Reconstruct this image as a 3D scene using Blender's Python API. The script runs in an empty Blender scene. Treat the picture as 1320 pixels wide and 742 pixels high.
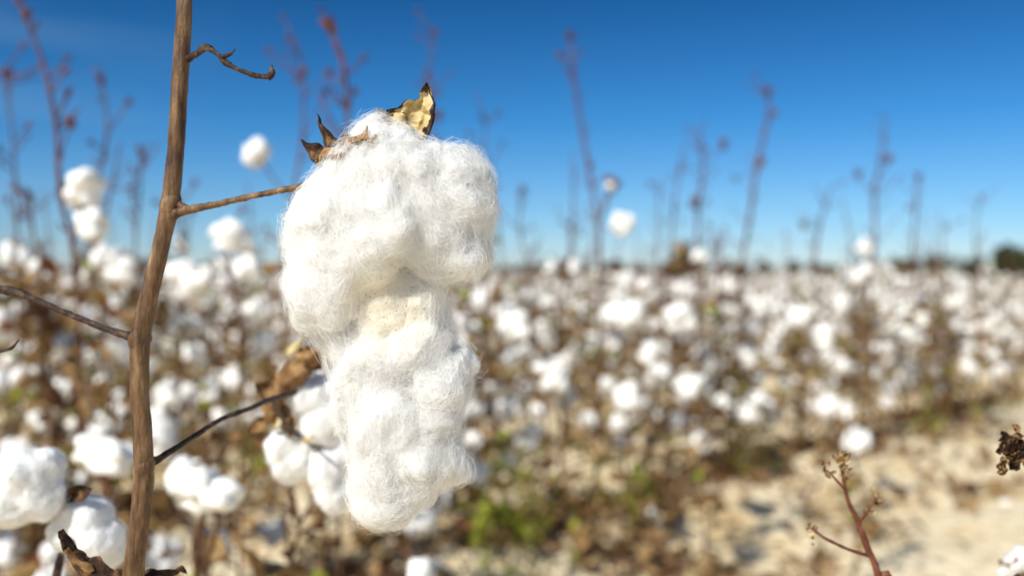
import bpy, bmesh, math, random
import numpy as np
from mathutils import Vector, Matrix, noise, Euler, Quaternion
from mathutils.bvhtree import BVHTree

scene = bpy.context.scene
COL = scene.collection
CH = 0.70          # eye height (m)
F = 1283.3
def at(u, v, d):
    return Vector(((u-660)/F*d, d, CH+(352-v)/F*d))

# ------------------------------------------------------------------ materials
def new_mat(name):
    m = bpy.data.materials.new(name); m.use_nodes = True
    nt = m.node_tree; b = nt.nodes["Principled BSDF"]
    return m, nt, b
def N(nt, t, **kw):
    n = nt.nodes.new(t)
    for k, v in kw.items():
        setattr(n, k, v)
    return n
def noise_ramp(nt, scale, stops, detail=6, dist=0.0, stretch=None, rough=0.6):
    tc = N(nt, 'ShaderNodeTexCoord'); mp = N(nt, 'ShaderNodeMapping')
    nt.links.new(tc.outputs['Object'], mp.inputs['Vector'])
    if stretch: mp.inputs['Scale'].default_value = stretch
    nz = N(nt, 'ShaderNodeTexNoise'); nz.inputs['Scale'].default_value = scale
    nz.inputs['Detail'].default_value = detail; nz.inputs['Distortion'].default_value = dist
    nz.inputs['Roughness'].default_value = rough
    nt.links.new(mp.outputs[0], nz.inputs['Vector'])
    cr = N(nt, 'ShaderNodeValToRGB'); el = cr.color_ramp.elements
    el[0].position = stops[0][0]; el[0].color = (*stops[0][1], 1)
    el[1].position = stops[-1][0]; el[1].color = (*stops[-1][1], 1)
    for p, c in stops[1:-1]:
        e = el.new(p); e.color = (*c, 1)
    nt.links.new(nz.outputs['Fac'], cr.inputs['Fac'])
    return tc, mp, nz, cr
def bump(nt, b, src, strength, dist):
    bp = N(nt, 'ShaderNodeBump'); bp.inputs['Strength'].default_value = strength
    bp.inputs['Distance'].default_value = dist
    nt.links.new(src, bp.inputs['Height']); nt.links.new(bp.outputs[0], b.inputs['Normal'])

CREAM = at(500, 396, .380)
def mat_cotton_near(cream=None):
    m, nt, b = new_mat("cotton_fluff")
    tc, mp, nz, cr = noise_ramp(nt, 28, [(0.3, (0.94, 0.92, 0.885)), (0.7, (0.975, 0.965, 0.945))])
    col_out = cr.outputs[0]
    if cream is not None:
        vo = N(nt, 'ShaderNodeTexVoronoi'); vo.inputs['Scale'].default_value = 620
        nt.links.new(tc.outputs['Object'], vo.inputs['Vector'])
        lt = N(nt, 'ShaderNodeMath', operation='LESS_THAN'); lt.inputs[1].default_value = 0.17
        nt.links.new(vo.outputs['Distance'], lt.inputs[0])
        # cream-tinted, trash-speckled tuft where the two locks meet, tint fading outward
        vs = N(nt, 'ShaderNodeVectorMath', operation='DISTANCE'); vs.inputs[1].default_value = cream
        nt.links.new(tc.outputs['Object'], vs.inputs[0])
        mr = N(nt, 'ShaderNodeMapRange'); mr.inputs['From Min'].default_value = .010; mr.inputs['From Max'].default_value = .026
        mr.inputs['To Min'].default_value = 1; mr.inputs['To Max'].default_value = 0
        nt.links.new(vs.outputs['Value'], mr.inputs['Value'])
        mc = N(nt, 'ShaderNodeMix', data_type='RGBA'); nt.links.new(mr.outputs[0], mc.inputs[0]); nt.links.new(col_out, mc.inputs[6])
        mc.inputs[7].default_value = (.94, .85, .69, 1); col_out = mc.outputs[2]
        n2 = N(nt, 'ShaderNodeTexNoise'); n2.inputs['Scale'].default_value = 260
        nt.links.new(tc.outputs['Object'], n2.inputs['Vector'])
        ad = N(nt, 'ShaderNodeMath', operation='MULTIPLY_ADD'); ad.inputs[1].default_value = .5
        nt.links.new(mr.outputs[0], ad.inputs[0]); nt.links.new(n2.outputs['Fac'], ad.inputs[2])
        gt = N(nt, 'ShaderNodeMath', operation='GREATER_THAN'); gt.inputs[1].default_value = 0.92
        nt.links.new(ad.outputs[0], gt.inputs[0])
        mu = N(nt, 'ShaderNodeMath', operation='MULTIPLY')
        nt.links.new(lt.outputs[0], mu.inputs[0]); nt.links.new(gt.outputs[0], mu.inputs[1])
        mx = N(nt, 'ShaderNodeMix', data_type='RGBA')
        nt.links.new(mu.outputs[0], mx.inputs[0]); nt.links.new(col_out, mx.inputs[6])
        mx.inputs[7].default_value = (0.52, 0.34, 0.18, 1); col_out = mx.outputs[2]
    nt.links.new(col_out, b.inputs['Base Color'])
    b.inputs['Roughness'].default_value = 0.95
    b.inputs['Specular IOR Level'].default_value = 0.03
    b.inputs['Subsurface Weight'].default_value = 0.7
    b.inputs['Subsurface Radius'].default_value = (1.0, 0.85, 0.68)
    b.inputs['Subsurface Scale'].default_value = 0.0035
    nf = N(nt, 'ShaderNodeTexNoise'); nf.inputs['Scale'].default_value = 300
    nf.inputs['Detail'].default_value = 8; nf.inputs['Distortion'].default_value = 4; nf.inputs['Roughness'].default_value = 0.7
    nt.links.new(tc.outputs['Object'], nf.inputs['Vector'])
    bump(nt, b, nf.outputs['Fac'], 0.55, 0.0014)
    return m
def mat_fibre():
    m, nt, b = new_mat("cotton_fibre")
    nt.nodes.remove(b)
    out = nt.nodes['Material Output']
    d = N(nt, 'ShaderNodeBsdfDiffuse'); d.inputs[0].default_value = (0.99, 0.985, 0.97, 1)
    t = N(nt, 'ShaderNodeBsdfTranslucent'); t.inputs[0].default_value = (0.99, 0.985, 0.965, 1)
    mx = N(nt, 'ShaderNodeMixShader'); mx.inputs[0].default_value = 0.45
    nt.links.new(d.outputs[0], mx.inputs[1]); nt.links.new(t.outputs[0], mx.inputs[2])
    nt.links.new(mx.outputs[0], out.inputs[0])
    return m
def mat_cotton_field():
    m, nt, b = new_mat("cotton_field_fluff")
    tc, mp, nz, cr = noise_ramp(nt, 22, [(0.3, (0.94, 0.90, 0.82)), (0.65, (0.98, 0.97, 0.94))], detail=2)
    nt.links.new(cr.outputs[0], b.inputs['Base Color'])
    b.inputs['Roughness'].default_value = 0.9; b.inputs['Specular IOR Level'].default_value = 0.1
    return m
def mat_simple(name, scale, stops, rough=0.8, bs=0.5, bd=0.002, stretch=None, transl=0.0, spec=0.25):
    m, nt, b = new_mat(name)
    tc, mp, nz, cr = noise_ramp(nt, scale, stops, stretch=stretch, detail=6 if bs else 2)
    nt.links.new(cr.outputs[0], b.inputs['Base Color'])
    b.inputs['Roughness'].default_value = rough; b.inputs['Specular IOR Level'].default_value = spec
    if bs: bump(nt, b, nz.outputs['Fac'], bs, bd)
    if transl > 0:
        out = nt.nodes['Material Output']
        t = N(nt, 'ShaderNodeBsdfTranslucent'); nt.links.new(cr.outputs[0], t.inputs[0])
        mx = N(nt, 'ShaderNodeMixShader'); mx.inputs[0].default_value = transl
        nt.links.new(b.outputs[0], mx.inputs[1]); nt.links.new(t.outputs[0], mx.inputs[2])
        nt.links.new(mx.outputs[0], out.inputs[0])
    return m
M_COT = mat_cotton_near(); M_FIB = mat_fibre(); M_COTF = mat_cotton_field()
M_COTM = mat_cotton_near(tuple(CREAM))
M_BARK = mat_simple("cotton_stem_bark", 240, [(0.27, (0.022, 0.010, 0.005)), (0.40, (0.080, 0.038, 0.015)), (0.52, (0.155, 0.082, 0.034)), (0.64, (0.26, 0.155, 0.075)), (0.78, (0.50, 0.39, 0.25))], 0.55, 1.0, 0.0016, (1, 1, 0.22), spec=0.4)
M_BARKD = mat_simple("dark_twig_bark", 300, [(0.25, (0.012, 0.007, 0.006)), (0.5, (0.048, 0.025, 0.017)), (0.8, (0.20, 0.13, 0.08))], 0.6, 1.0, 0.0015, (1, 1, 1), spec=0.3)
M_STALK = mat_simple("dry_stalk", 60, [(0.3, (0.06, 0.026, 0.015)), (0.7, (0.18, 0.09, 0.042))], 0.8, 0)
M_STALKP = mat_simple("red_brown_stalk", 60, [(0.3, (0.075, 0.026, 0.024)), (0.7, (0.18, 0.075, 0.055))], 0.8, 0)
M_TWIG = mat_simple("red_twig", 220, [(0.3, (0.07, 0.018, 0.012)), (0.55, (0.17, 0.055, 0.03)), (0.8, (0.34, 0.18, 0.09))], 0.6, 0.6, 0.001)
M_BURR = mat_simple("dry_burr", 160, [(0.3, (0.09, 0.042, 0.018)), (0.5, (0.26, 0.14, 0.055)), (0.75, (0.50, 0.33, 0.16))], 0.8, 0.8, 0.001)
M_BURRD = mat_simple("dark_burr", 200, [(0.36, (0.014, 0.007, 0.005)), (0.52, (0.06, 0.028, 0.013)), (0.70, (0.26, 0.15, 0.06))], 0.8, 0.8, 0.001)
M_RBURR = mat_simple("red_brown_burr", 90, [(0.3, (0.085, 0.024, 0.016)), (0.7, (0.22, 0.085, 0.05))], 0.8, 0)
M_BRACT = mat_simple("golden_bract", 200, [(0.30, (0.36, 0.20, 0.05)), (0.40, (0.72, 0.52, 0.19)), (0.50, (0.88, 0.72, 0.36)), (0.72, (0.96, 0.87, 0.60))], 0.7, 1.0, 0.0012, transl=0.4)
M_LBR = mat_simple("dry_leaf", 40, [(0.3, (0.13, 0.065, 0.025)), (0.7, (0.46, 0.30, 0.125))], 0.8, 0)
M_LRED = mat_simple("rust_leaf", 40, [(0.3, (0.11, 0.034, 0.018)), (0.7, (0.28, 0.12, 0.05))], 0.8, 0)
M_LGR = mat_simple("green_leaf", 40, [(0.3, (0.16, 0.20, 0.02)), (0.7, (0.46, 0.48, 0.06))], 0.6, 0, transl=0.3)
M_TREE = mat_simple("tree_foliage", 0.6, [(0.3, (0.040, 0.046, 0.018)), (0.7, (0.10, 0.095, 0.04))], 0.9, 0)
M_SHRUB = mat_simple("shrub_foliage", 3, [(0.3, (0.07, 0.05, 0.02)), (0.7, (0.20, 0.14, 0.055))], 0.9, 0)

FIELD_MATS = [M_STALK, M_COTF, M_BURR, M_LBR, M_LRED, M_LGR, M_STALKP]
STK, COT, BUR, LB, LR, LG, SP = range(7)

# ------------------------------------------------------------------ mesh helpers
class Acc:
    def __init__(s): s.v = []; s.f = []; s.m = []
    def add(s, vs, fs, mi):
        o = len(s.v)
        s.v.extend([tuple(x) for x in vs]); s.f.extend([tuple(i+o for i in f) for f in fs])
        s.m.extend([mi]*len(fs))
def mesh_from(acc, name, mats, smooth=True):
    me = bpy.data.meshes.new(name)
    me.from_pydata(acc.v, [], acc.f)
    for m in mats: me.materials.append(m)
    me.polygons.foreach_set('material_index', acc.m)
    me.polygons.foreach_set('use_smooth', [smooth]*len(acc.f))
    me.update(); return me
def catmull(pts, n):
    P = [Vector(p) for p in pts]
    P = [P[0]*2-P[1]]+P+[P[-1]*2-P[-2]]
    out = []
    for i in range(1, len(P)-2):
        for k in range(n):
            t = k/n
            a, b, c, d = P[i-1], P[i], P[i+1], P[i+2]
            out.append(0.5*((2*b)+(c-a)*t+(2*a-5*b+4*c-d)*t*t+(3*b-a-3*c+d)*t**3))
    out.append(P[-2]); return out
def lerp_list(vals, n_out):
    x = np.linspace(0, len(vals)-1, n_out)
    return list(np.interp(x, range(len(vals)), vals))
def tube(acc, pts, rad, sides, mi, rough=0.0, fs=300):
    pts = [Vector(p) for p in pts]
    n = len(pts); vs = []; fc = []
    t0 = (pts[1]-pts[0]).normalized()
    ref = Vector((1, 0, 0)) if abs(t0.x) < 0.8 else Vector((0, 1, 0))
    nx = (ref-t0*ref.dot(t0)).normalized()
    for i, p in enumerate(pts):
        t = (pts[min(i+1, n-1)]-pts[max(i-1, 0)])
        t = t.normalized() if t.length > 1e-9 else t0
        nx = (nx-t*nx.dot(t)).normalized(); ny = t.cross(nx)
        for s in range(sides):
            a = 2*math.pi*s/sides
            dvec = nx*math.cos(a)+ny*math.sin(a)
            r = rad[i]
            if rough:
                q = p+dvec*rad[i]
                r *= 1+rough*(noise.noise(Vector((q.x*fs, q.y*fs, q.z*fs*.35)))+.5*noise.noise(q*fs*2.4))
            vs.append(p+dvec*r)
    for i in range(n-1):
        for s in range(sides):
            s2 = (s+1) % sides
            fc.append((i*sides+s, i*sides+s2, (i+1)*sides+s2, (i+1)*sides+s))
    c0 = len(vs); vs.append(pts[0]); vs.append(pts[-1])
    for s in range(sides):
        s2 = (s+1) % sides
        fc.append((c0, s2, s)); fc.append((c0+1, (n-1)*sides+s, (n-1)*sides+s2))
    acc.add(vs, fc, mi)
def stem(acc, pts, r, sides, mi, rough=0.15, n=8, fs=300):
    P = catmull(pts, n)
    tube(acc, P, lerp_list(r, len(P)), sides, mi, rough, fs)
def leafshape(acc, base, d, up, L, W, mi, cup=0.3, curl=0.4, rng=random, nu=4, nv=5):
    d = d.normalized(); side = d.cross(up)
    if side.length < 1e-4: side = Vector((1, 0, 0))
    side.normalize(); up = side.cross(d).normalized()
    vs = []; fs = []
    ph = rng.random()*10
    for j in range(nv+1):
        t = j/nv
        w = W*(math.sin(math.pi*min(1, t*0.86+0.14))**0.8)*(1 if t < 0.99 else 0.05)
        for i in range(nu+1):
            s = i/nu*2-1
            z = cup*W*(s*s)+curl*L*t*t+0.12*W*math.sin(ph+5*s+7*t)
            vs.append(base+d*(L*t*(1-0.3*abs(curl)*t))+side*(s*w*0.5)+up*z)
    for j in range(nv):
        for i in range(nu):
            a = j*(nu+1)+i
            fs.append((a, a+1, a+nu+2, a+nu+1))
    acc.add(vs, fs, mi)
def burr(acc, pos, axis, size, mi, rng, n=5, opening=0.9):
    axis = axis.normalized()
    ref = Vector((0, 0, 1)) if abs(axis.z) < 0.8 else Vector((1, 0, 0))
    a = axis.cross(ref).normalized(); b = axis.cross(a)
    o = rng.random()*6
    for k in range(n):
        th = o+2*math.pi*k/n
        rad = a*math.cos(th)+b*math.sin(th)
        dd = (axis*(1-opening*0.5)+rad*opening)
        leafshape(acc, pos, dd, axis*-1+rad*0.01, size*rng.uniform(.85, 1.15), size*0.62, mi, cup=-0.35, curl=-0.3, rng=rng, nu=2, nv=4)

_ico = {}
def ico(n):
    if n not in _ico:
        bm = bmesh.new(); bmesh.ops.create_icosphere(bm, subdivisions=n, radius=1)
        v = np.array([x.co[:] for x in bm.verts]); f = [tuple(x.index for x in q.verts) for q in bm.faces]
        bm.free(); _ico[n] = (v, f)
    return _ico[n]

def setup(o, name_label=None, cat=None, group=None, kind=None):
    if name_label: o["label"] = name_label
    if cat: o["category"] = cat
    if group: o["group"] = group
    if kind: o["kind"] = kind
def obj(name, me, parent=None, world_parent=False):
    o = bpy.data.objects.new(name, me); COL.objects.link(o)
    if parent is not None:
        o.parent = parent
        if world_parent:
            o.matrix_parent_inverse = Matrix.Translation(-Vector(parent["_w"]))
    return o
def root(name, loc):
    e = bpy.data.objects.new(name, None); COL.objects.link(e)
    e.location = loc; e.empty_display_size = 0.05
    e["_w"] = list(loc); return e

# ------------------------------------------------------------------ near cotton builder
LAST_BVH = None
def cotton_mesh(name, ells, voxel, smooth_it, amp, nfib, seed, k=1.0, flow=(0.1, 0, -0.7), flen=0.012, fly=0.14, nwisp=0, nbridge=0, mat=None, bare=None):
    """ells: (centre, (rx,ry,rz) in metres, roll)"""
    global LAST_BVH
    acc = Acc(); v0, f0 = ico(4)
    for ei, (c, r, roll) in enumerate(ells):
        R = Euler((0, roll, 0)).to_matrix(); e0 = Vector((ei*3.3, seed, 1))
        vs = []
        for x, y, z in v0:
            h = 1+.20*noise.noise(Vector((x, y, z))*1.5+e0)+.10*noise.noise(Vector((x, y, z))*3.4+e0)
            vs.append(c+R@Vector((x*r[0], y*r[1], z*r[2]))*h)
        acc.add(vs, f0, 0)
    me = mesh_from(acc, "tmp", [M_COT])
    o = bpy.data.objects.new("tmp", me); COL.objects.link(o)
    md = o.modifiers.new("r", 'REMESH'); md.mode = 'VOXEL'; md.voxel_size = voxel; md.adaptivity = 0
    sm = o.modifiers.new("s", 'SMOOTH'); sm.iterations = smooth_it; sm.factor = 0.5
    dg = bpy.context.evaluated_depsgraph_get()
    me2 = bpy.data.meshes.new_from_object(o.evaluated_get(dg))
    bpy.data.objects.remove(o); bpy.data.meshes.remove(me)
    nv = len(me2.vertices)
    co = np.empty(nv*3); me2.vertices.foreach_get('co', co); co = co.reshape(-1, 3)
    no = np.empty(nv*3); me2.vertex_normals.foreach_get('vector', no); no = no.reshape(-1, 3)
    out = np.empty_like(co); off = Vector((seed*3.1, seed*1.7, seed*0.9))
    NZ = noise.noise; NV = noise.noise_vector
    for i in range(nv):
        p = Vector(co[i])/k+off
        q = p+NV(p*36)*0.012+NV(p*100)*0.003
        calm = 1.0
        if bare is not None:
            dd = (Vector(co[i])-bare[0]).length
            if dd < bare[1]*1.2: calm = .35+.65*(dd/(bare[1]*1.2))**2
        h = 3.4*NZ(q*24)
        h += 1.4*(0.42-abs(NZ(Vector((q.x*75, q.y*75, q.z*34)))))
        h += 1.0*NZ(Vector((q.x*125, q.y*125, q.z*60)))
        h += 0.8*(0.4-abs(NZ(Vector((q.x*230, q.y*230, q.z*100)))))
        h += 0.6*NZ(Vector((q.x*480, q.y*480, q.z*240)))
        rg = max(0.0, NZ(p*44+Vector((9, 2, 4)))-.02)
        h += rg*8.0*max(0.0, NZ(Vector((q.x*190, q.y*190, q.z*130)))+.15)
        w = NV(p*58)*1.3+NV(p*170)*.6
        out[i] = co[i]+no[i]*(h*0.001*amp*k*calm)+np.array(w[:])*.001*amp*k*calm
    me2.vertices.foreach_set('co', out.ravel()); me2.update()
    polys = [tuple(p.vertices) for p in me2.polygons]
    bvh = BVHTree.FromPolygons([Vector(x) for x in out], polys)
    LAST_BVH = bvh
    nfc = len(polys)
    V = []; FQ = []
    rs = random.Random(seed)
    norm2 = np.empty(nv*3); me2.vertex_normals.foreach_get('vector', norm2); norm2 = norm2.reshape(-1, 3)
    flow = Vector(flow)
    G = rs.gauss
    def isbare(p, pr=.7):
        return bare is not None and (p-bare[0]).length < bare[1] and rs.random() < pr
    def ribbon(pts, nrm, w):
        o0 = len(V); tilt = rs.uniform(-1.2, 1.2); n = len(pts)
        for i in range(n):
            d = pts[min(i+1, n-1)]-pts[max(0, i-1)]
            sd = d.cross(nrm[i])
            if sd.length < 1e-12: sd = Vector((1, 0, 0))
            sd = sd.normalized()*math.cos(tilt)+nrm[i]*math.sin(tilt)
            V.append(pts[i]-sd*w); V.append(pts[i]+sd*w)
        for s in range(n-1):
            a = nv+o0+s*2
            FQ.append((a, a+1, a+3, a+2))
    def fibre(p, n, d, L, w, lift, liftend, g, steps=7):
        d = d-n*d.dot(n)
        if d.length < 1e-5: return
        d.normalize(); P = []; NN = []
        for s in range(steps):
            t = s/(steps-1)
            hgt = (-0.0004 if s == 0 else lift*math.sin(math.pi*min(1, t*1.2)*.8)+liftend*t*(1.5-t*.5))
            P.append(p+n*hgt); NN.append(n)
            r = bvh.find_nearest(p+d*(L/(steps-1)))
            if r[0] is None: break
            d2 = (r[0]-p)
            d2 += d2.length*(NV(r[0]*90+off)*0.45+Vector((G(0, g), G(0, g), G(0, g))))
            p = r[0]; n = (n*0.65+r[1]*0.35).normalized()
            d2 = d2-n*d2.dot(n)
            if d2.length > 1e-7: d = d2.normalized()
        if len(P) > 1: ribbon(P, NN, w)
    for q in range(nfib):
        vi = rs.randrange(nv)
        p = Vector(out[vi]); n = Vector(norm2[vi])
        if isbare(p): continue
        is_fly = rs.random() < fly
        L = flen*k*rs.uniform(0.5, 1.6)
        d = flow*.6+NV(p/k*50+off)*1.4+Vector((G(0, .45), G(0, .45), G(0, .45)))
        if is_fly: d += Vector((G(0, 1), G(0, 1), G(0, 1)))
        fibre(p, n, d, L, 0.000032*rs.uniform(.6, 1.5), rs.uniform(0.0001, 0.0012), rs.uniform(-.0004, 0.0009) if not is_fly else rs.uniform(0.0008, 0.0046), .2 if not is_fly else .5)
    for q in range(nwisp):
        vi = rs.randrange(nv); p0 = Vector(out[vi]); n0 = Vector(norm2[vi])
        if isbare(p0, .95): continue
        d0 = flow*.5+NV(p0/k*50+off)*1.5+Vector((G(0, .6), G(0, .6), G(0, .6)))
        L0 = flen*rs.uniform(.5, 1.4); le0 = rs.uniform(.0003, .0040); sp = rs.uniform(.0008, .0024)
        for j in range(rs.randint(14, 34)):
            r = bvh.find_nearest(p0+Vector((G(0, sp), G(0, sp), G(0, sp))))
            if r[0] is None: continue
            fibre(r[0], (n0*.5+r[1]*.5).normalized(), d0+Vector((G(0, .18), G(0, .18), G(0, .18))), L0*rs.uniform(.7, 1.2), 0.000030*rs.uniform(.6, 1.4), rs.uniform(.0002, .0012), le0*rs.uniform(.5, 1.3), .16)
    # stretched veils of lint that span the hollows between locks
    for q in range(nbridge):
        vi = rs.randrange(nv); p0 = Vector(out[vi]); n0 = Vector(norm2[vi])
        d0 = flow*.7+NV(p0/k*30+off)*1.3+Vector((G(0, .5), G(0, .5), G(0, .5)))
        d0 = d0-n0*d0.dot(n0)
        if d0.length < 1e-4: continue
        d0.normalize(); L0 = rs.uniform(.009, .027); sp = rs.uniform(.001, .0034); arc = rs.uniform(-.0002, .0013)
        p1 = p0+d0*L0
        if isbare(p0, 1) or isbare(p1, 1): continue
        for j in range(rs.randint(16, 40)):
            ra = bvh.find_nearest(p0+Vector((G(0, sp), G(0, sp), G(0, sp))))
            rb = bvh.find_nearest(p1+Vector((G(0, sp), G(0, sp), G(0, sp)))*1.3)
            if ra[0] is None or rb[0] is None: continue
            if ra[1].dot(rb[1]) < .1: continue
            P = []; NN = []; nst = 8; wob = Vector((G(0, 1), G(0, 1), G(0, 1)))*.0007; ar = arc*rs.uniform(.4, 1.4)
            for s in range(nst):
                t = s/(nst-1); pt = ra[0].lerp(rb[0], t); nn = ra[1].lerp(rb[1], t)
                nn = nn.normalized() if nn.length > 1e-6 else ra[1]
                pt = pt+nn*(ar*math.sin(math.pi*t))+wob*math.sin(math.pi*2*t)
                r = bvh.find_nearest(pt)
                if r[0] is not None and (pt-r[0]).dot(r[1]) < .0002: pt = r[0]+r[1]*(.0002+rs.random()*.0004)
                P.append(pt); NN.append(nn)
            ribbon(P, NN, 0.000030*rs.uniform(.6, 1.4))
    allv = np.vstack([out, np.array([x[:] for x in V])]) if V else out
    me = bpy.data.meshes.new(name)
    me.from_pydata(allv.tolist(), [], polys+FQ)
    me.materials.append(mat or M_COT); me.materials.append(M_FIB)
    mi = np.zeros(nfc+len(FQ), dtype=np.int32); mi[nfc:] = 1
    me.polygons.foreach_set('material_index', mi)
    me.polygons.foreach_set('use_smooth', np.ones(len(mi), dtype=bool))
    me.update(); bpy.data.meshes.remove(me2)
    return me
def pxell(rows, d, g=0):
    s = d/F; out = []
    for r in rows:
        u, v, rx, ry, rz, fw = r[:6]; roll = math.radians(r[6]) if len(r) > 6 else 0
        c = at(u, v, d)+Vector((0, -fw*s, 0))
        out.append((c, ((rx+g)*s, (rz+g)*s, (ry+g)*s), roll))
    return out

def patch(acc, Lp, Rp, d, mi, bulge=0.004, nu=10, nv=16, wr=0.0008, seed=0, bvh=None, lift=.0015, edge=None, ew=.12, tip=.85):
    """curved dry bract spanned between two edge curves; rests on the cotton surface when bvh is given"""
    def place(q):
        u, v = q[0], q[1]; dd = d+(q[2] if len(q) > 2 else 0)
        if bvh is not None:
            o = Vector((0, 0, CH)); dr = (at(u, v, 1)-o).normalized()
            h = bvh.ray_cast(o, dr)
            if h[0] is not None: dd = min(dd, h[0].y-lift)
        return at(u, v, dd)
    A = catmull([place(q) for q in Lp], 6)
    B = catmull([place(q) for q in Rp], 6)
    def samp(P, t):
        x = t*(len(P)-1); i = min(int(x), len(P)-2); f = x-i
        return P[i].lerp(P[i+1], f)
    vs = []
    for j in range(nv+1):
        t = j/nv; a = samp(A, t); b = samp(B, t)
        for i in range(nu+1):
            s = i/nu; p = a.lerp(b, s)
            z = bulge*(1-(2*s-1)**2)*(1-0.5*t)
            p = p+Vector((0, -z, 0))+noise.noise_vector(p*220+Vector((seed, 0, 0)))*wr*2+noise.noise_vector(p*700)*wr*0.6
            vs.append(p)
    n1 = len(vs)
    vs += [p+Vector((0, 0.0004, 0)) for p in vs]
    o = len(acc.v); acc.v.extend([tuple(x) for x in vs])
    for j in range(nv):
        for i in range(nu):
            a = j*(nu+1)+i
            s = (i+.5)/nu; t = (j+.5)/nv
            mm = mi
            jit = .06*noise.noise(Vector((s*9, t*9, seed)))
            if edge is not None and (s < ew*.6+jit or s > 1-ew+jit or t > tip+jit): mm = edge
            for f in ((a, a+1, a+nu+2, a+nu+1), (n1+a, n1+a+nu+1, n1+a+nu+2, n1+a+1)):
                acc.f.append(tuple(x+o for x in f)); acc.m.append(mm)

rng = random.Random(7)
GROUP = "cotton plants growing in the field"

# ------------------------------------------------------------------ MAIN PLANT
D = 0.40
base = at(150, 742, 0.43); base = Vector((base.x-0.01, base.y+0.01, 0.0))
plant = root("cotton_plant", base)
setup(plant, "cotton plant with brown stem and large hanging open white boll", "cotton plant", GROUP)
a = Acc()
ds = 0.42
mainp = [at(250, -330, ds+.02), at(243, -160, ds+.01), at(238, 0, ds), at(235, 60, ds), at(231, 120, ds), at(226, 200, ds), at(219, 262, ds), at(209, 312, ds), at(195, 370, ds), at(182, 430, ds), at(180, 500, ds), at(184, 565, ds), at(185, 620, ds), at(178, 690, ds), at(172, 742, ds), at(160, 900, ds+.005), base+Vector((0.006, 0, 0.25)), base-Vector((0, 0, 0.01))]
mr = [2.1, 2.5, 3.2, 3.4, 3.5, 3.5, 3.8, 3.5, 3.7, 4.1, 3.9, 4.0, 4.2, 4.0, 4.3, 4.8, 5.8, 7.0]
stem(a, mainp, [x*0.001 for x in mr], 36, 0, 0.06, 34, 420)
for (u, v, r) in [(220, 264, 4.6), (180, 436, 4.6), (186, 602, 4.5)]:
    p = at(u, v, ds); dr = (at(u-4, v+16, ds)-p)
    tube(a, [p-dr, p-dr*.6, p-dr*.25, p, p+dr*.3, p+dr*.6, p+dr], [.0028, r*.00084, r*.00096, r*.001, r*.00095, r*.00085, .0028], 20, 0, 0.15, 500)
stem(a, [at(221, 276, ds), at(236, 272, ds-.003), at(275, 264, .41), at(320, 254, .405), at(360, 246, .402), at(396, 238, .402), at(425, 222, .412), at(450, 195, .415), at(468, 178, .41)], [.0028, .0019, .0014, .0012, .0012, .0014, .0016, .0019, .0024], 14, 0, 0.3, 12, 600)
stem(a, [at(224, 262, ds), at(236, 267, ds-.002), at(246, 269, ds-.003)], [.0022, .0018, .0008], 10, 0, .2)
stem(a, [at(240, 78, ds), at(256, 68, .415), at(268, 63, .41), at(284, 73, .41), at(290, 80, .41), at(308, 90, .408), at(330, 98, .408), at(346, 99, .408)], [.0016, .0013, .0010, .0009, .0014, .0009, .0011, .0011], 12, 1, .4, 10, 700)
stem(a, [at(254, 72, .415), at(262, 61, .413), at(272, 63, .41)], [.0008, .0014, .0013], 8, 1, .3)
stem(a, [at(344, 100, .408), at(351, 95, .408), at(350, 84, .408)], [.0014, .0014, .0004], 10, 1, .4)
stem(a, [at(286, 74, .41), at(297, 70, .41), at(303, 64, .409)], [.0010, .0008, .0003], 8, 1, .3)
stem(a, [at(180, 440, ds), at(165, 433, ds), at(130, 421, .425), at(85, 403, .43), at(45, 386, .432), at(10, 374, .435), at(-60, 368, .44)], [.0030, .0018, .0013, .0013, .0014, .0019, .0016], 12, 1, .35, 10, 600)
stem(a, [at(-40, 470, .43), at(-8, 455, .43), at(14, 449, .43), at(24, 438, .43)], [.0008, .0009, .0007, .0004], 8, 1, .3)
stem(a, [at(-60, 368, .44), at(-50, 420, .435), at(-40, 470, .43)], [.0018, .0014, .0008], 8, 1, .3)
stem(a, [at(187, 600, ds), at(210, 588, .425), at(245, 565, .44), at(285, 540, .46), at(320, 527, .475), at(350, 514, .51), at(380, 505, .55)], [.0026, .0015, .0012, .0011, .0013, .0014, .0016], 10, 1, .3, 8, 500)
stem(a, [at(350, 514, .51), at(364, 540, .56), at(385, 560, .60), at(410, 580, .61)], [.0012, .0010, .0010, .001], 8, 1, .3, 8)
obj("stalk", mesh_from(a, "stalk", [M_BARK, M_BARKD]), plant, True)

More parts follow.
